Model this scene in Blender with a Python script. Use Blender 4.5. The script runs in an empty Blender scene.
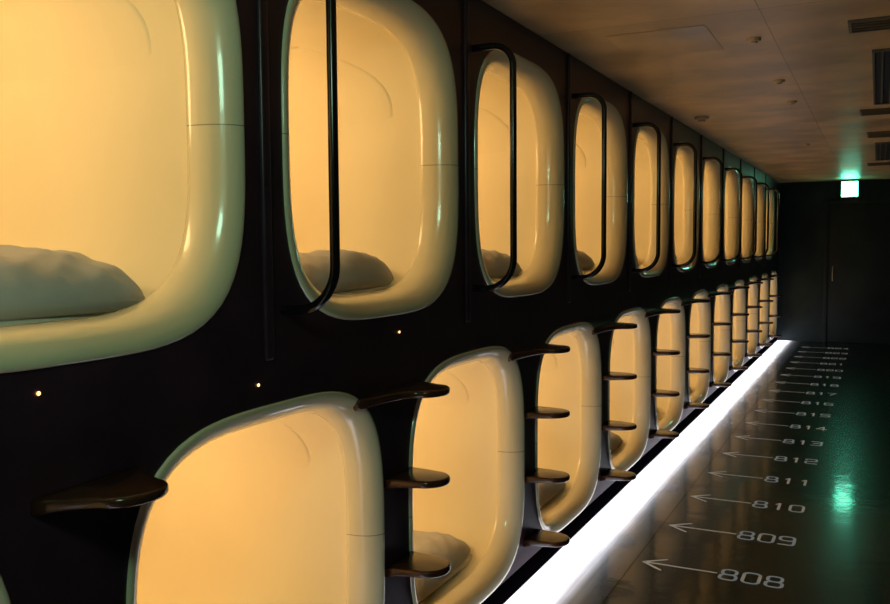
import bpy, bmesh, math, random
from mathutils import Vector, Matrix, noise
random.seed(4)
S=bpy.context.scene
col=S.collection
S.view_settings.view_transform='Standard'
S.view_settings.look='None'

CAMX,CAMH=1.33,1.45
CEIL=2.355
ENDY=13.9
STARTY=-2.2
RIGHTX=2.5
PITCH=1.15

# ---------------------------------------------------------------- helpers
def link(o): col.objects.link(o); return o
def mat(name,base=(.5,.5,.5),rough=.5,**k):
    m=bpy.data.materials.new(name); m.use_nodes=True
    b=m.node_tree.nodes['Principled BSDF']
    b.inputs['Base Color'].default_value=(*base,1); b.inputs['Roughness'].default_value=rough
    for kk,v in k.items():
        b.inputs[kk.replace('_',' ')].default_value=v
    return m,m.node_tree,b
def N(t,kind,**k):
    n=t.nodes.new(kind)
    for a,v in k.items(): setattr(n,a,v)
    return n
def add_noise(m,scale=8,amt=.15,bump=.0,rough=None,stretch=(1,1,1)):
    t=m.node_tree; b=t.nodes['Principled BSDF']; base=tuple(b.inputs['Base Color'].default_value)
    tc=N(t,'ShaderNodeTexCoord'); mp=N(t,'ShaderNodeMapping'); mp.inputs['Scale'].default_value=stretch
    t.links.new(tc.outputs['Object'],mp.inputs['Vector'])
    n=N(t,'ShaderNodeTexNoise'); n.inputs['Scale'].default_value=scale; n.inputs['Detail'].default_value=5
    t.links.new(mp.outputs[0],n.inputs['Vector'])
    r=N(t,'ShaderNodeValToRGB'); r.color_ramp.elements[0].position=.3; r.color_ramp.elements[1].position=.7
    r.color_ramp.elements[0].color=tuple(c*(1-amt) for c in base[:3])+(1,)
    r.color_ramp.elements[1].color=tuple(min(1,c*(1+amt)) for c in base[:3])+(1,)
    t.links.new(n.outputs['Fac'],r.inputs[0]); t.links.new(r.outputs[0],b.inputs['Base Color'])
    if bump:
        bp=N(t,'ShaderNodeBump'); bp.inputs['Strength'].default_value=bump; bp.inputs['Distance'].default_value=.01
        t.links.new(n.outputs['Fac'],bp.inputs['Height']); t.links.new(bp.outputs[0],b.inputs['Normal'])
    if rough:
        mr=N(t,'ShaderNodeMapRange'); mr.inputs['To Min'].default_value=rough[0]; mr.inputs['To Max'].default_value=rough[1]
        t.links.new(n.outputs['Fac'],mr.inputs[0]); t.links.new(mr.outputs[0],b.inputs['Roughness'])
    return m
def meshobj(name,verts,faces,m=None,smooth=True,loc=(0,0,0),parent=None):
    me=bpy.data.meshes.new(name); me.from_pydata([tuple(v) for v in verts],[],faces); me.update()
    bm=bmesh.new(); bm.from_mesh(me); bmesh.ops.recalc_face_normals(bm,faces=bm.faces); bm.to_mesh(me); bm.free()
    if smooth:
        for p in me.polygons: p.use_smooth=True
    if m: me.materials.append(m)
    o=link(bpy.data.objects.new(name,me)); o.location=loc
    if parent: o.parent=parent
    return o
def box(name,lo,hi,m,bev=0,seg=3,parent=None,loc=(0,0,0)):
    bm=bmesh.new(); bmesh.ops.create_cube(bm,size=1)
    for v in bm.verts:
        v.co=Vector(((lo[i]+hi[i])/2+v.co[i]*(hi[i]-lo[i]) for i in range(3)))
    if bev: bmesh.ops.bevel(bm,geom=bm.edges[:],offset=bev,segments=seg,profile=.5,affect='EDGES')
    me=bpy.data.meshes.new(name); bm.to_mesh(me); bm.free()
    me.materials.append(m)
    if bev:
        for p in me.polygons: p.use_smooth=True
    o=link(bpy.data.objects.new(name,me)); o.location=loc
    if parent: o.parent=parent
    return o
def top(o,label,cat,group=None):
    o['label']=label; o['category']=cat
    if group: o['group']=group
    return o
def struct(o,label=None):
    o['kind']='structure'
    if label: o['label']=label
    return o

# ---------------------------------------------------------------- materials
m_wall,t,b=mat('dark_lacquer',(.040,.018,.031),.30); add_noise(m_wall,6,.3,.04,(.24,.40))
# specular fades towards the floor to suppress the glow's reflection in the wall
tc=N(t,'ShaderNodeTexCoord'); sp=N(t,'ShaderNodeSeparateXYZ'); t.links.new(tc.outputs['Object'],sp.inputs[0])
mr=N(t,'ShaderNodeMapRange'); mr.inputs['From Min'].default_value=.15; mr.inputs['From Max'].default_value=.75
mr.inputs['To Min'].default_value=.02; mr.inputs['To Max'].default_value=.5
t.links.new(sp.outputs['Z'],mr.inputs[0]); t.links.new(mr.outputs[0],b.inputs['Specular IOR Level'])
m_base,_,_=mat('matte_black',(.0015,.001,.0015),.9,Specular_IOR_Level=0.0); add_noise(m_base,9,.2)
m_gloss,_,_=mat('black_gloss',(.006,.005,.006),.14)
add_noise(m_gloss,20,.2,0,(.1,.22))
m_step,_,_=mat('step_black_brown',(.045,.018,.010),.2); add_noise(m_step,14,.3,.02,(.14,.26))
m_far,_,_=mat('far_wall',(.012,.022,.026),.6,Specular_IOR_Level=.2); add_noise(m_far,3,.3)
m_door,_,_=mat('door_dark',(.009,.017,.021),.5,Specular_IOR_Level=.2); add_noise(m_door,3,.3)
m_metal,_,_=mat('brushed_metal',(.35,.35,.35),.35,Metallic=1.0); add_noise(m_metal,30,.1)
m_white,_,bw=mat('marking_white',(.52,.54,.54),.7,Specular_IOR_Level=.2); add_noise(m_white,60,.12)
bw.inputs['Emission Color'].default_value=(.8,.85,.85,1); bw.inputs['Emission Strength'].default_value=.06  # slight emission added so the painted markings read brighter; not a lamp
m_vent,_,_=mat('vent_black',(.004,.004,.004),.6); add_noise(m_vent,30,.2)
m_ventf,_,_=mat('vent_frame',(.10,.08,.055),.5); add_noise(m_ventf,30,.1)
m_sheet,_,_=mat('sheet',(.66,.62,.55),.8); add_noise(m_sheet,10,.08,.3)
m_pillow,_,_=mat('pillow_cotton',(.46,.47,.49),.9); add_noise(m_pillow,7,.12,.3)

def cream(name,seamz):
    m,t,b=mat(name,(.80,.74,.60),.2)
    b.inputs['Coat Weight'].default_value=.6; b.inputs['Coat Roughness'].default_value=.06
    tc=N(t,'ShaderNodeTexCoord'); sp=N(t,'ShaderNodeSeparateXYZ'); t.links.new(tc.outputs['Object'],sp.inputs[0])
    s=N(t,'ShaderNodeMath',operation='SUBTRACT'); s.inputs[1].default_value=seamz; t.links.new(sp.outputs['Z'],s.inputs[0])
    a=N(t,'ShaderNodeMath',operation='ABSOLUTE'); t.links.new(s.outputs[0],a.inputs[0])
    l=N(t,'ShaderNodeMath',operation='LESS_THAN'); l.inputs[1].default_value=.0014; t.links.new(a.outputs[0],l.inputs[0])
    n=N(t,'ShaderNodeTexNoise'); n.inputs['Scale'].default_value=4; t.links.new(tc.outputs['Object'],n.inputs['Vector'])
    r=N(t,'ShaderNodeValToRGB'); r.color_ramp.elements[0].color=(.80,.72,.50,1); r.color_ramp.elements[1].color=(.87,.79,.57,1)
    t.links.new(n.outputs['Fac'],r.inputs[0])
    mx=N(t,'ShaderNodeMix',data_type='RGBA'); mx.inputs[7].default_value=(.42,.36,.25,1)
    t.links.new(l.outputs[0],mx.inputs[0]); t.links.new(r.outputs[0],mx.inputs[6]); t.links.new(mx.outputs[2],b.inputs['Base Color'])
    return m
m_rim=cream('cream_rim',.4925)
m_int,_,_=mat('cream_interior',(.86,.78,.56),.6); add_noise(m_int,3,.03)

# ceiling
m_ceil,t,b=mat('ceiling_panels',(.30,.25,.19),.4)
tc=N(t,'ShaderNodeTexCoord'); br=N(t,'ShaderNodeTexBrick'); br.offset=0
br.inputs['Scale'].default_value=1; br.inputs['Brick Width'].default_value=.9; br.inputs['Row Height'].default_value=1.8
br.inputs['Mortar Size'].default_value=.003
br.inputs['Color1'].default_value=(.68,.47,.24,1); br.inputs['Color2'].default_value=(.56,.39,.20,1); br.inputs['Mortar'].default_value=(.36,.25,.13,1)
t.links.new(tc.outputs['Object'],br.inputs['Vector'])
n=N(t,'ShaderNodeTexNoise'); n.inputs['Scale'].default_value=2.6; n.inputs['Detail'].default_value=6; t.links.new(tc.outputs['Object'],n.inputs['Vector'])
mx=N(t,'ShaderNodeMix',data_type='RGBA',blend_type='MULTIPLY'); mx.inputs[0].default_value=.7
r=N(t,'ShaderNodeValToRGB'); r.color_ramp.elements[0].position=.38; r.color_ramp.elements[0].color=(.45,.45,.45,1); r.color_ramp.elements[1].position=.62
t.links.new(n.outputs['Fac'],r.inputs[0]); t.links.new(br.outputs['Color'],mx.inputs[6]); t.links.new(r.outputs[0],mx.inputs[7]); t.links.new(mx.outputs[2],b.inputs['Base Color'])
mr=N(t,'ShaderNodeMapRange'); mr.inputs['To Min'].default_value=.3; mr.inputs['To Max'].default_value=.55
t.links.new(n.outputs['Fac'],mr.inputs[0]); t.links.new(mr.outputs[0],b.inputs['Roughness'])
bp=N(t,'ShaderNodeBump'); bp.inputs['Strength'].default_value=.4; bp.inputs['Distance'].default_value=.012
t.links.new(n.outputs['Fac'],bp.inputs['Height']); t.links.new(bp.outputs[0],b.inputs['Normal'])
# floor
def floor_setup(t,b):
    tc=N(t,'ShaderNodeTexCoord'); br=N(t,'ShaderNodeTexBrick'); br.offset=.5
    br.inputs['Scale'].default_value=1; br.inputs['Brick Width'].default_value=.92; br.inputs['Row Height'].default_value=.15
    br.inputs['Mortar Size'].default_value=.003
    br.inputs['Color1'].default_value=(.005,.014,.014,1); br.inputs['Color2'].default_value=(.0025,.008,.008,1); br.inputs['Mortar'].default_value=(.001,.0015,.0015,1)
    t.links.new(tc.outputs['Object'],br.inputs['Vector']); t.links.new(br.outputs['Color'],b.inputs['Base Color'])
    n=N(t,'ShaderNodeTexNoise'); n.inputs['Scale'].default_value=9; n.inputs['Detail'].default_value=3; t.links.new(tc.outputs['Object'],n.inputs['Vector'])
    bp=N(t,'ShaderNodeBump'); bp.inputs['Strength'].default_value=.28; bp.inputs['Distance'].default_value=.004
    t.links.new(n.outputs['Fac'],bp.inputs['Height']); t.links.new(bp.outputs[0],b.inputs['Normal']); t.links.new(bp.outputs[0],b.inputs['Coat Normal'])
    b.inputs['Roughness'].default_value=.27; b.inputs['Specular IOR Level'].default_value=.12
    b.inputs['Specular Tint'].default_value=(.55,1,.95,1)
    b.inputs['Coat Weight'].default_value=.42; b.inputs['Coat Roughness'].default_value=.085; b.inputs['Coat IOR'].default_value=1.42
m_floor,t,b=mat('floor_polished',(.012,.014,.015),.1); floor_setup(t,b)

def emis(name,c,s):
    m,t,b=mat(name,(0,0,0),.4); b.inputs['Emission Color'].default_value=(*c,1); b.inputs['Emission Strength'].default_value=s
    return m,t,b
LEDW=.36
m_led_glow,t,b=emis('led_glow_on_floor',(.93,.92,1.0),1); floor_setup(t,b)  # floor finish with LED glow painted in as emission fading away from the wall
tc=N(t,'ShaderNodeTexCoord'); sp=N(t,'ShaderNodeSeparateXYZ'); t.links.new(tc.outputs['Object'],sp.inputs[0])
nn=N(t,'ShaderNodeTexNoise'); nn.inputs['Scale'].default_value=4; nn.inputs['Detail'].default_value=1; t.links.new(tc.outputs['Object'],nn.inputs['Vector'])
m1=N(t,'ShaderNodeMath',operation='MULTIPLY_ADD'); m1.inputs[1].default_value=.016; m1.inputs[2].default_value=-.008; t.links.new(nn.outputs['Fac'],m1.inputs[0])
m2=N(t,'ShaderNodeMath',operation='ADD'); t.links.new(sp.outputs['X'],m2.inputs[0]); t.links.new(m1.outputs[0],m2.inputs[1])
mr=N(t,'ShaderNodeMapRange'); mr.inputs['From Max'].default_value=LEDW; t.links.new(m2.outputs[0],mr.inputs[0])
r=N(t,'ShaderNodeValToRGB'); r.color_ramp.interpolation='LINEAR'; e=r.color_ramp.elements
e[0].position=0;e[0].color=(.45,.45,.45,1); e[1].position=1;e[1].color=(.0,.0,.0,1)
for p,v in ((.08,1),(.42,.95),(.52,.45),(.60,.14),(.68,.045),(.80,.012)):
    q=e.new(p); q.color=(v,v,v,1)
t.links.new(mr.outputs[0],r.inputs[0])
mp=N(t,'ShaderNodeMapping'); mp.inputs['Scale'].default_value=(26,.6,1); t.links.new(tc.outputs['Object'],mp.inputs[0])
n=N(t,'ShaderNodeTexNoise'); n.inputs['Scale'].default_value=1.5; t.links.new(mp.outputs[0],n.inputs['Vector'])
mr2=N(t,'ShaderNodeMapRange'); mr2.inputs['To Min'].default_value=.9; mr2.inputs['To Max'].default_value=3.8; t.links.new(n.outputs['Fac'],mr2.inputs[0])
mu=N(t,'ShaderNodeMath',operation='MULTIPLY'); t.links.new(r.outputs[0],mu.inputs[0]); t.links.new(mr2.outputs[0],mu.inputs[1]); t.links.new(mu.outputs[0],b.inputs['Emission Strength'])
m_dot,_,_=emis('indicator_amber',(1,.55,.2),3)
m_exit,_,_=emis('exit_green',(.09,1,.6),18)
m_exitw,_,_=emis('exit_white',(.5,1,.8),15)

# ---------------------------------------------------------------- room
PE=3.6
def sq(a,b,phi,n=PE):
    c,s=math.cos(phi),math.sin(phi)
    r=(abs(c/a)**n+abs(s/b)**n)**(-1/n)
    return r*c,r*s
ang=[2*math.pi*i/96 for i in range(96)]
UA,UB,UZ=.50,.4925,1.24     # upper half width, half height, bottom z
LA,LB,LZ=.503,.4875,.09
UY=[1.12+PITCH*k for k in range(11)]
LY=[.60+PITCH*k for k in range(12)]
LY[0]=.485; LY[1]=1.73
ROWZ=1.155; BASEZ=.088
V=[];F=[]
def cell(y0,y1,z0,z1,yc=None,zc=None,a=0,b=0):
    if yc is None:
        i=len(V); V.extend([(0,y0,z0),(0,y1,z0),(0,y1,z1),(0,y0,z1)]); F.append((i,i+1,i+2,i+3)); return
    cs=[math.atan2(z-zc,y-yc)%(2*math.pi) for y in(y0,y1) for z in(z0,z1)]
    an=sorted(ang+cs); n=len(an); i=len(V)
    for p in an: s=sq(a,b,p); V.append((0,yc+s[0],zc+s[1]))
    for p in an:
        c,s=math.cos(p),math.sin(p)
        ts=[]
        if c>1e-9: ts.append((y1-yc)/c)
        if c<-1e-9: ts.append((y0-yc)/c)
        if s>1e-9: ts.append((z1-zc)/s)
        if s<-1e-9: ts.append((z0-zc)/s)
        r=min(ts); V.append((0,yc+r*c,zc+r*s))
    for k in range(n):
        k2=(k+1)%n; F.append((i+k,i+k2,i+n+k2,i+n+k))
h=PITCH/2
cell(STARTY,UY[0]-h,ROWZ,CEIL)
for y in UY: cell(y-h,y+h,ROWZ,CEIL,y,UZ+UB,UA,UB)
cell(UY[-1]+h,ENDY,ROWZ,CEIL)
LBD=[LY[0]-h]+[(p+q)/2 for p,q in zip(LY,LY[1:])]+[min(LY[-1]+h,ENDY)]
cell(STARTY,LBD[0],BASEZ,ROWZ)
for i,y in enumerate(LY): cell(LBD[i],LBD[i+1],BASEZ,ROWZ,y,LZ+LB,LA,LB)
if LBD[-1]<ENDY: cell(LBD[-1],ENDY,BASEZ,ROWZ)
w=meshobj('wall_left',V,F,m_wall,smooth=False)
struct(w,'dark lacquered wall with two staggered rows of capsule openings')
struct(box('floor',(-.05,STARTY,-.1),(RIGHTX,ENDY,0),m_floor),'dark polished plank floor')
struct(box('ceiling',(-.05,STARTY,CEIL),(RIGHTX,ENDY,CEIL+.1),m_ceil),'brownish panelled ceiling')
struct(box('wall_right',(RIGHTX,STARTY,0),(RIGHTX+.1,ENDY,CEIL),m_far))
struct(box('wall_far',(-.05,ENDY,0),(RIGHTX,ENDY+.1,CEIL),m_far))
struct(box('wall_near',(-.05,STARTY-.1,0),(RIGHTX,STARTY,CEIL),m_far))
struct(box('wall_foot_matte',(-.05,STARTY,0),(-.001,ENDY,BASEZ),m_base))  # matte black band added to keep the glow's reflection off the wall foot
dx0,dx1=.68,1.55
d=struct(box('door_1',(dx0,ENDY-.03,.005),(dx1,ENDY-.001,2.03),m_door,.004),'dark flush door')
box('door_handle',(dx0+.06,ENDY-.075,.9),(dx0+.075,ENDY-.06,1.12),m_metal,.005,parent=d)
for nm,lo,hi in (('trim_1',(dx0-.05,ENDY-.045,0),(dx0,ENDY,2.08)),('trim_2',(dx1,ENDY-.045,0),(dx1+.05,ENDY,2.08)),('trim_3',(dx0,ENDY-.045,2.03),(dx1,ENDY,2.08))):
    struct(box(nm,lo,hi,m_far,.004))
k=4
for y in UY:
    yy=y-h+.0
    o=struct(box('trim_%d'%k,(-.004,yy-.016,ROWZ+.02),(.012,yy+.016,CEIL-.002),m_wall,.007)); k+=1

# ---------------------------------------------------------------- capsules
def loft(name,prof,a,b,m,parent,cap=False):
    vs=[];fs=[];n=96
    for (x,i) in prof:
        for p in ang:
            s=sq(a-i,b-i,p); vs.append((x,s[0],s[1]+b))
    for r in range(len(prof)-1):
        for k in range(n):
            k2=(k+1)%n; fs.append((r*n+k,r*n+k2,(r+1)*n+k2,(r+1)*n+k))
    if cap: fs.append(tuple((len(prof)-1)*n+k for k in range(n)))
    return meshobj(name,vs,fs,m,True,parent=parent)
rimprof=[(-.02,-.001),(.004,-.001),(.008,.004)]+[(.008-.10*(1-math.cos(t)),.004+.066*math.sin(t)) for t in [math.pi/2*j/12 for j in range(1,13)]]+[(-.104,.0705),(-.107,.069),(-.1075,.060),(-.108,.045)]
intprof=[(-.1078,.052),(-.108,.046),(-.12,.045),(-.2,.043),(-.35,.042),(-1.9,.042),(-1.96,.06),(-1.99,.12)]
def tube_xz(name,pts,r,y,m,parent,closed=False,n=12):
    vs=[];fs=[];K=len(pts)
    for i in range(K):
        p=Vector(pts[i])
        if closed: tn=(Vector(pts[(i+1)%K])-Vector(pts[i-1])).normalized()
        else: tn=(Vector(pts[min(i+1,K-1)])-Vector(pts[max(i-1,0)])).normalized()
        nn=Vector((-tn.y,tn.x))
        for j in range(n):
            a=2*math.pi*j/n; q=p+nn*(r*math.cos(a)); vs.append((q.x,y+r*math.sin(a),q.y))
    for i in range(K if closed else K-1):
        for j in range(n):
            i2=(i+1)%K;j2=(j+1)%n; fs.append((i*n+j,i2*n+j,i2*n+j2,i*n+j2))
    return meshobj(name,vs,fs,m,True,parent=parent)
def barpath(x0,x1,z0,z1,rt,rb):
    pts=[(x0,z1),(x0+.02,z1)]
    for j in range(13):
        a=math.radians(90-7.5*j); pts.append((x1-rt+rt*math.cos(a),z1-rt+rt*math.sin(a)))
    for j in range(13):
        a=math.radians(-7.5*j); pts.append((x1-rb+rb*math.cos(a),z0+rb+rb*math.sin(a)))
    pts+=[(x0+.01,z0),(x0,z0)]
    return pts
def moulding(a,b,parent):
    # shallow raised corner panel following the curved side wall; its front edge sweeps back towards the roof
    ai,bi=a-.042,b-.042; vs=[];fs=[]; K=22; L=(0,.006,.018,.04,.35,.7)
    for k in range(K+1):
        s=k/K; zl=.16+.265*s                       # height above shell centre
        y=ai*(1-min(1,(zl/bi))**PE)**(1/PE)
        xf=-.205-.02*(1-s)-.30*s**3
        lift=.0065*min(1,s*3)
        gy=(y/ai)**(PE-1)/ai; gz=(zl/bi)**(PE-1)/bi; g=math.hypot(gy,gz); gy/=g; gz/=g
        for j,dx in enumerate(L):
            h_=(-.003,lift*.5,lift*.85,lift,lift,lift)[j]
            vs.append((xf-dx,y-gy*h_,b+zl-gz*h_))
    n=len(L)
    for k in range(K):
        for j in range(n-1): fs.append((k*n+j,k*n+j+1,(k+1)*n+j+1,(k+1)*n+j))
    return meshobj('wall_moulding',vs,fs,m_int,True,parent=parent)
def make_capsule(y,z,a,b,upper):
    e=link(bpy.data.objects.new('sleeping_capsule',None)); e.location=(0,y,z); e.empty_display_size=.2
    rp=rimprof; ip=intprof
    if not upper:   # slimmer lip on the lower row
        rp=[(x*.86 if x<0 else x,i*.86) for x,i in rimprof]; ip=[(x*.86 if x>-.13 else x,i*.86) for x,i in intprof]
    loft('rim',rp,a,b,m_rim,e)
    loft('interior_shell',ip,a,b,m_int,e,True)
    moulding(a+(0 if upper else .006),b+(0 if upper else .006),e)
    if upper:
        g=tube_xz('grab_bar',barpath(-.002,.157,.055,.925,.075,.11),.0125,-a-.010,m_gloss,e)
        g['label']='black tubular grab bar beside opening'
    return e
def clone(e):
    n=e.copy(); col.objects.link(n)
    for c in e.children:
        d=c.copy(); d.parent=n; col.objects.link(d)
    return n
up=make_capsule(UY[0],UZ,UA,UB,True); lo=make_capsule(LY[0],LZ,LA,LB,False)
for i,y in enumerate(UY):
    e=up if i==0 else clone(up); e.location=(0,y,UZ)
    top(e,'upper cream plastic sleeping capsule with black grab bar, warmly lit inside','sleeping capsule','upper row of sleeping capsules')
for i,y in enumerate(LY):
    e=lo if i==0 else clone(lo); e.location=(0,y,LZ)
    top(e,'lower cream plastic sleeping capsule beside black steps, warmly lit inside','sleeping capsule','lower row of sleeping capsules')
for (ys,z) in ((UY,UZ+.68),(LY,LZ+.68)):
    for y in ys:
        l=bpy.data.lights.new('capsule_lamp','POINT'); l.energy=7.4; l.color=(1,.62,.27); l.shadow_soft_size=.12
        o=link(bpy.data.objects.new('capsule_lamp',l)); o.location=(-.72,y-.16,z)

def copies(o,locs,label,cat,group):
    for i,l in enumerate(locs):
        c=o if i==0 else o.copy()
        if i: col.objects.link(c)
        c.location=l; top(c,label,cat,group)
mt=box('mattress',(-1.85,-.40,.045),(-.15,.40,.075),m_sheet,.014)
copies(mt,[(0,y,UZ) for y in UY]+[(0,y,LZ) for y in LY],'thin white mattress on capsule floor','mattress','capsule mattresses')
def pillow(seed,lump=1.0,hgt=.086):
    nx,ny=56,76; vs=[];fs=[]
    for side in(1,-1):
        for i in range(nx+1):
            for j in range(ny+1):
                u=-1+2*i/nx; v=-1+2*j/ny
                u=math.sin(u*math.pi/2); v=math.sin(v*math.pi/2)
                x=.20*u*(1-.03*(1-abs(v)**2)); y=.32*v*(1-.02*(1-abs(u)**2))
                k_=1-.12*(abs(u)*abs(v))**3; x*=k_; y*=k_
                t=max(0,(1-abs(u)**3.4))**.5*max(0,(1-abs(v)**5))**.5
                c=noise.noise(Vector((x*5+seed,y*3.4,seed)))*.020
                q=x*.8+y*.6; s_=x*.6-y*.8
                c+=(1-abs(noise.noise(Vector((q*16+seed,s_*3,3.1)))*2.6))*.007-.0035
                c+=(1-abs(noise.noise(Vector((s_*15,q*3+seed,7.3)))*2.6))*.006-.003
                c+=noise.noise(Vector((x*30,y*24+seed,2)))*.0015
                c*=min(1,t*1.5)*lump
                z=(hgt*t+c+.012*(1-u*u)-.010*v*v) if side==1 else (-.028*min(1,t*2.2))
                vs.append((x,y,z+.028))
    M=(nx+1)*(ny+1)
    for s in(0,1):
        for i in range(nx):
            for j in range(ny):
                a=s*M+i*(ny+1)+j; fs.append((a,a+1,a+ny+2,a+ny+1))
    o=meshobj('pillow',vs,fs,m_pillow)
    bm=bmesh.new(); bm.from_mesh(o.data); bmesh.ops.remove_doubles(bm,verts=bm.verts,dist=.0003); bmesh.ops.recalc_face_normals(bm,faces=bm.faces); bm.to_mesh(o.data); bm.free()
    return o
ps=[pillow(1.3,.95,.100),pillow(5.7,.8,.085),pillow(9.1,.8,.08)]
idx=0
for (ys,zz,dy) in ((UY,UZ,.05),(LY,LZ,.055)):
    for y in ys:
        p=ps[idx] if idx<3 else ps[1+idx%2].copy()
        if idx>=3: col.objects.link(p)
        p.location=(-.335,y+dy+(.02 if idx==1 else 0),zz+.075-(.008 if zz<1 else 0)); p.rotation_euler=(0,0,math.radians((-5,4,-5)[idx%3]))
        if zz<1: p.scale=(1,1,.85)
        top(p,'rumpled off-white pillow at the capsule mouth','pillow','pillows in capsules'); idx+=1

# ---------------------------------------------------------------- steps
def step(name,P,near,far,th,droop=0):
    pts=[(p,-w) for p,w in near]; p0=near[-1][0]; w0=near[-1][1]
    for j in range(1,16):
        a=-math.pi/2+math.pi*j/16; pts.append((p0+(P-p0)*math.cos(a),w0*math.sin(a)))
    pts+=[(p,w) for p,w in reversed(far)]
    bm=bmesh.new()
    f=bm.faces.new([bm.verts.new((x,y,0)) for x,y in pts])
    r=bmesh.ops.extrude_face_region(bm,geom=[f]); up_=[g for g in r['geom'] if isinstance(g,bmesh.types.BMVert)]
    for v in up_: v.co.z=th
    bmesh.ops.recalc_face_normals(bm,faces=bm.faces)
    ed=[e for e in bm.edges if abs(e.verts[0].co.z-e.verts[1].co.z)<1e-6 and not(e.verts[0].co.x<1e-5 and e.verts[1].co.x<1e-5)]
    bmesh.ops.bevel(bm,geom=ed,offset=min(th*.36,.008),segments=3,profile=.5,affect='EDGES')
    for v in bm.verts:
        k=max(0,1-v.co.x/.09)
        if v.co.z<th*.5: v.co.z-=.012*k*k
        if v.co.y<-.06: v.co.z-=droop*(-.06-v.co.y)
    me=bpy.data.meshes.new(name); bm.to_mesh(me); bm.free(); me.materials.append(m_step)
    for p in me.polygons: p.use_smooth=True
    return link(bpy.data.objects.new(name,me))
far_=[(0,.13),(.02,.12),(.05,.10),(.09,.084),(.115,.074)]
tp0=step('step',.175,[(0,.12),(.03,.11),(.06,.098),(.09,.084),(.115,.074)],far_,.020,.10)
tp=step('step',.175,[(0,.25),(.018,.23),(.038,.19),(.058,.145),(.078,.112),(.09,.09),(.115,.074)],far_,.022,.04)
hwl=[(0,.085),(.03,.08),(.07,.078),(.105,.072)]
sm=step('step',.175,hwl,hwl,.022)
GY=[(p+q)/2+.01 for p,q in zip(LY,LY[1:])]
GY[0]=1.14
copies(tp0,[(.001,GY[0],.995)],'rounded black top step projecting from wall','step','top steps')
copies(tp,[(.001,y,1.0) for y in GY[1:]],'wide black winged top step projecting from wall','step','top steps')
copies(sm,[(.001,y,z) for y in GY for z in(.725,.45,.175)],'rounded black step projecting from wall between lower capsules','step','ladder steps')

# ---------------------------------------------------------------- indicator dots
def dot():
    bm=bmesh.new(); bmesh.ops.create_uvsphere(bm,u_segments=16,v_segments=8,radius=.004)
    for v in bm.verts: v.co.x*=.6
    me=bpy.data.meshes.new('indicator_light'); bm.to_mesh(me); bm.free(); me.materials.append(m_dot)
    return link(bpy.data.objects.new('indicator_light',me))
copies(dot(),[(.002,y,z) for y,z in((1.045,1.195),(1.655,1.12),(2.345,1.185))],'tiny amber indicator light on dark wall','light','indicator lights')

# ---------------------------------------------------------------- LED glow on floor
led=box('floor_led_glow',(.002,STARTY+.02,.0005),(LEDW,ENDY-.02,.0015),m_led_glow)
top(led,'long emissive white band standing for LED glow on the floor along the wall base','light strip')

# ---------------------------------------------------------------- floor markings
def ribbon(polys,w):
    vs=[];fs=[]
    for pl,closed in polys:
        K=len(pl); segs=[(i,(i+1)%K) for i in range(K if closed else K-1)]
        for a,b_ in segs:
            p,q=Vector(pl[a]),Vector(pl[b_]); d=(q-p).normalized(); n=Vector((-d.y,d.x))*w/2
            i=len(vs); vs+= [(*(p+n),0),(*(p-n),0),(*(q-n),0),(*(q+n),0)]; fs.append((i,i+1,i+2,i+3))
        for p in pl:
            i=len(vs)
            for j in range(10): 
                a=2*math.pi*j/10; vs.append((p[0]+w/2*math.cos(a),p[1]+w/2*math.sin(a),0))
            fs.append(tuple(range(i,i+10)))
    return vs,fs
def upward(o):
    me=o.data; bm=bmesh.new(); bm.from_mesh(me)
    for f_ in bm.faces:
        f_.normal_update()
        if f_.normal.z<0: f_.normal_flip()
    bm.to_mesh(me); bm.free(); return o
def rrect(x0,x1,y0,y1,r,n=5):
    pts=[]
    for cx,cy,a0 in ((x1-r,y1-r,0),(x0+r,y1-r,90),(x0+r,y0+r,180),(x1-r,y0+r,270)):
        for j in range(n+1):
            a=math.radians(a0+90*j/n); pts.append((cx+r*math.cos(a),cy+r*math.sin(a)))
    return pts
W,H,R=.066,.124,.024
def arcpath(corners,r=.022,n=4):
    out=[corners[0]]
    for i in range(1,len(corners)-1):
        p=Vector(corners[i]); a=(Vector(corners[i-1])-p).normalized(); b_=(Vector(corners[i+1])-p).normalized()
        s=p+a*r; e_=p+b_*r
        for j in range(n+1):
            t_=j/n; out.append(tuple((1-t_)**2*s+2*t_*(1-t_)*p+t_*t_*e_))
    out.append(corners[-1]); return out
h2=H/2
def digit(c):
    if c=='0': return [(rrect(0,W,0,H,R),True)]
    if c=='8': return [(rrect(0,W,0,h2,R*.9),True),(rrect(.004,W-.004,h2,H,R*.9),True)]
    if c=='1': return [(arcpath([(W*.3,H*.8),(W*.55,H),(W*.55,0)],.002),False)]
    if c=='2': return [(arcpath([(0,H*.8),(0,H),(W,H),(W,h2),(0,h2),(0,0),(W,0)],.02),False)]
    if c=='3': return [(arcpath([(0,H),(W,H),(W,h2),(W*.2,h2)],.02),False),(arcpath([(W*.2,h2),(W,h2),(W,0),(0,0)],.02),False)]
    if c=='4': return [([(W*.75,0),(W*.75,H),(0,H*.3),(W,H*.3)],False)]
    if c=='5': return [(arcpath([(W,H),(0,H),(0,h2),(W,h2),(W,0),(0,0)],.02),False)]
    if c=='6': return [(arcpath([(W,H),(0,H),(0,0)],.022)[:-1]+[(0,R)],False),(rrect(0,W,0,h2,R*.9),True)]
    if c=='7': return [([(0,H),(W,H),(W*.35,0)],False)]
    if c=='9': return [(rrect(0,W,h2,H,R*.9),True),(arcpath([(W,H-R),(W,0),(0,0)],.022),False)]
TX=CAMX-.93
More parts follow.
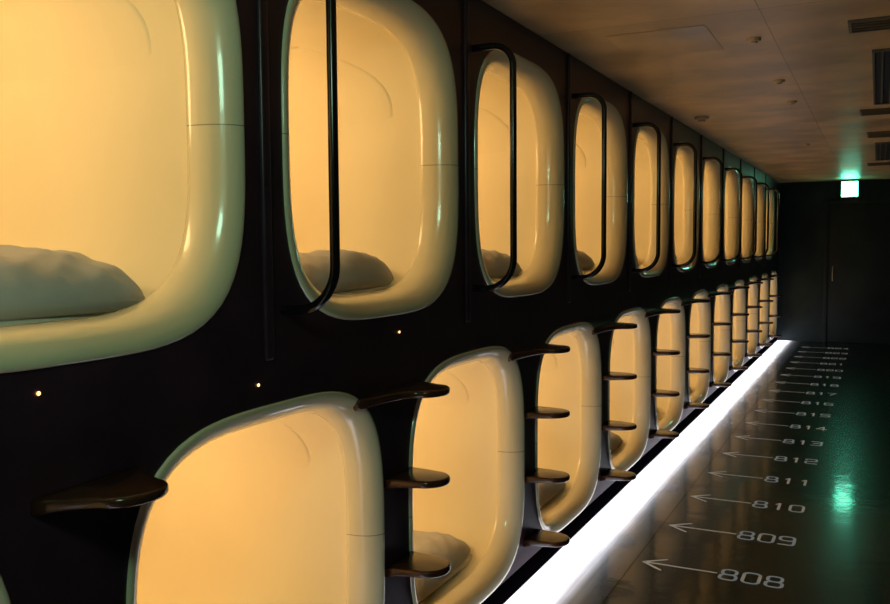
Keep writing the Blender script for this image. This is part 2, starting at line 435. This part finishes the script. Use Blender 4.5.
for k in range(17):
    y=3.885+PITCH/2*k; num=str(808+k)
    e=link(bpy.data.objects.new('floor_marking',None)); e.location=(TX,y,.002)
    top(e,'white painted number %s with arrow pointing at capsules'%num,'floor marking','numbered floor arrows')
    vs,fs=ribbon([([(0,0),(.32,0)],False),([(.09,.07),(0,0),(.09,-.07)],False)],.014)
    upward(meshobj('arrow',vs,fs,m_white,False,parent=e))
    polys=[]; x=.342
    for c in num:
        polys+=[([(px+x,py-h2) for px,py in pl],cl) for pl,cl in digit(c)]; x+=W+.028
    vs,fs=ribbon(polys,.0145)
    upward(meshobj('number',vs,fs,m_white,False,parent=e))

# ---------------------------------------------------------------- ceiling fittings
def vent(x0,x1,y0,y1,long_y):
    e=link(bpy.data.objects.new('ceiling_vent',None)); e.location=((x0+x1)/2,(y0+y1)/2,CEIL)
    hx,hy=(x1-x0)/2,(y1-y0)/2; z=-.012
    vs=[];fs=[]
    def bx(a,b_,c,d,z0,z1):
        i=len(vs)
        for zz in(z0,z1): vs.extend([(a,c,zz),(b_,c,zz),(b_,d,zz),(a,d,zz)])
        fs.extend([(i,i+1,i+2,i+3),(i+4,i+5,i+6,i+7),(i,i+1,i+5,i+4),(i+1,i+2,i+6,i+5),(i+2,i+3,i+7,i+6),(i+3,i,i+4,i+7)])
    f=.012
    bx(-hx,hx,-hy,-hy+f,z,-.0005);bx(-hx,hx,hy-f,hy,z,-.0005);bx(-hx,-hx+f,-hy+f,hy-f,z,-.0005);bx(hx-f,hx,-hy+f,hy-f,z,-.0005)
    n=4
    for i in range(1,n):
        if long_y: c=-hx+2*hx*i/n; bx(c-.005,c+.005,-hy+f,hy-f,-.012,-.003)
        else: c=-hy+2*hy*i/n; bx(-hx+f,hx-f,c-.006,c+.006,-.012,-.003)
    meshobj('frame',vs,fs,m_ventf,False,parent=e)
    vs.clear();fs.clear()
    bx(-hx+f,hx-f,-hy+f,hy-f,-.003,-.0008)
    meshobj('dark_slot',vs,fs,m_vent,False,parent=e)
    top(e,'black slotted air vent in ceiling','vent','ceiling vents')
X=CAMX
for (a,b_,c,d,l) in ((-.13,.35,3.95,4.15,False),(-.045,.14,4.6,6.35,True),(-.13,.35,6.6,6.84,False),(-.10,.35,7.95,8.3,False),(-.045,.14,8.8,10.6,True),(-.13,.35,11.0,11.3,False)):
    vent(X+a,X+b_,c,d,l)
m_cw,_,_=mat('fitting_white',(.50,.38,.26),.4); add_noise(m_cw,20,.05)
def disc(r,hh):
    bm=bmesh.new(); n=28
    prof=[(r,0),(r,-hh*.4),(r*.9,-hh*.6),(r*.55,-hh*.65),(r*.5,-hh),(0.001,-hh)]
    rings=[[bm.verts.new((q*math.cos(2*math.pi*j/n),q*math.sin(2*math.pi*j/n),zz)) for j in range(n)] for q,zz in prof]
    for a,b_ in zip(rings,rings[1:]):
        for j in range(n): bm.faces.new((a[j],a[(j+1)%n],b_[(j+1)%n],b_[j]))
    bm.faces.new(rings[-1]); bmesh.ops.recalc_face_normals(bm,faces=bm.faces)
    me=bpy.data.meshes.new('ceiling_sprinkler'); bm.to_mesh(me); bm.free(); me.materials.append(m_cw)
    return link(bpy.data.objects.new('ceiling_sprinkler',me))
copies(disc(.03,.022),[(X-.51,y,CEIL) for y in(4.1,5.2,6.0)]+[(X-.6,8.6,CEIL)],'small round ceiling sprinkler fitting','sprinkler','ceiling fittings')
sd=disc(.05,.035); sd.name='smoke_detector'; sd.location=(X-1.14,6.4,CEIL); top(sd,'round smoke detector on ceiling near wall','smoke detector')
hp=box('access_hatch',(X-1.08,3.75,CEIL-.002),(X-.66,4.25,CEIL-.0005),m_ceil,.0007); top(hp,'square access hatch in ceiling','hatch')

# ---------------------------------------------------------------- exit sign
e=link(bpy.data.objects.new('exit_sign',None)); e.location=(X-.375,ENDY-.25,CEIL-.14)
top(e,'glowing green exit sign with running figure, hung from ceiling','exit sign')
hw=.105
box('housing',(-hw-.008,-.028,-hw-.008),(hw+.008,.03,hw+.008),m_cw,.006,parent=e)
box('bracket',(-.02,-.005,hw),(.02,.01,.1395),m_cw,parent=e)
box('light_panel',(-hw,-.034,-hw),(hw,-.029,hw),m_exit,parent=e)
def flat(name,polys,w,y,parent,m):
    vs,fs=ribbon(polys,w); vs=[(a,y,b_) for a,b_,_ in vs]; return meshobj(name,vs,fs,m,False,parent=parent)
flat('doorway_symbol',[([(-.055,-.075),(-.055,.075),(.055,.075),(.055,-.075)],True)],.014,-.0345,e,m_exitw)
flat('running_figure',[([(.02,.045),(.021,.046)],False),([(.01,.02),(-.01,-.02),(-.045,-.06)],False),([(-.01,-.02),(.03,-.035),(.03,-.07)],False),([(.01,.015),(-.04,.01),(-.05,-.015)],False),([(.01,.015),(.045,-.005)],False)],.016,-.035,e,m_exitw)

# ---------------------------------------------------------------- lights
def area(name,loc,rot,size,en,c,sy=None):
    l=bpy.data.lights.new(name,'AREA'); l.energy=en; l.color=c; l.size=size
    if sy: l.shape='RECTANGLE'; l.size_y=sy
    o=link(bpy.data.objects.new(name,l)); o.location=loc; o.rotation_euler=rot; return o
def aim(o,tgt):
    o.rotation_euler=(Vector(tgt)-o.location).to_track_quat('-Z','Y').to_euler()
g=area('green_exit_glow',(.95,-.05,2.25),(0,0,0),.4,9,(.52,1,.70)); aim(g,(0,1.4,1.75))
g=area('led_tape',(.012,(STARTY+ENDY)/2,.055),(0,math.radians(-60),0),.02,34,(.93,.92,1.0),ENDY-STARTY-.2)
wd=bpy.data.worlds.new('World'); S.world=wd; wd.use_nodes=True
wd.node_tree.nodes['Background'].inputs[0].default_value=(.01,.012,.014,1)

# ---------------------------------------------------------------- camera
f=868.0
d1=Vector((878-445,302-243,-f)).normalized()      # world +Y
d2=Vector((-1300-445,302-260,-f))                 # world -X
xw=-d2; xw=(xw-d1*xw.dot(d1)).normalized()
zw=xw.cross(d1)
Rm=Matrix((xw,d1,zw))
cd=bpy.data.cameras.new('Camera'); cd.sensor_fit='HORIZONTAL'; cd.sensor_width=36; cd.lens=36*f/890; cd.clip_start=.05
cam=link(bpy.data.objects.new('Camera',cd)); cam.matrix_world=Matrix.Translation((CAMX,0,CAMH))@Rm.to_4x4()
S.camera=cam
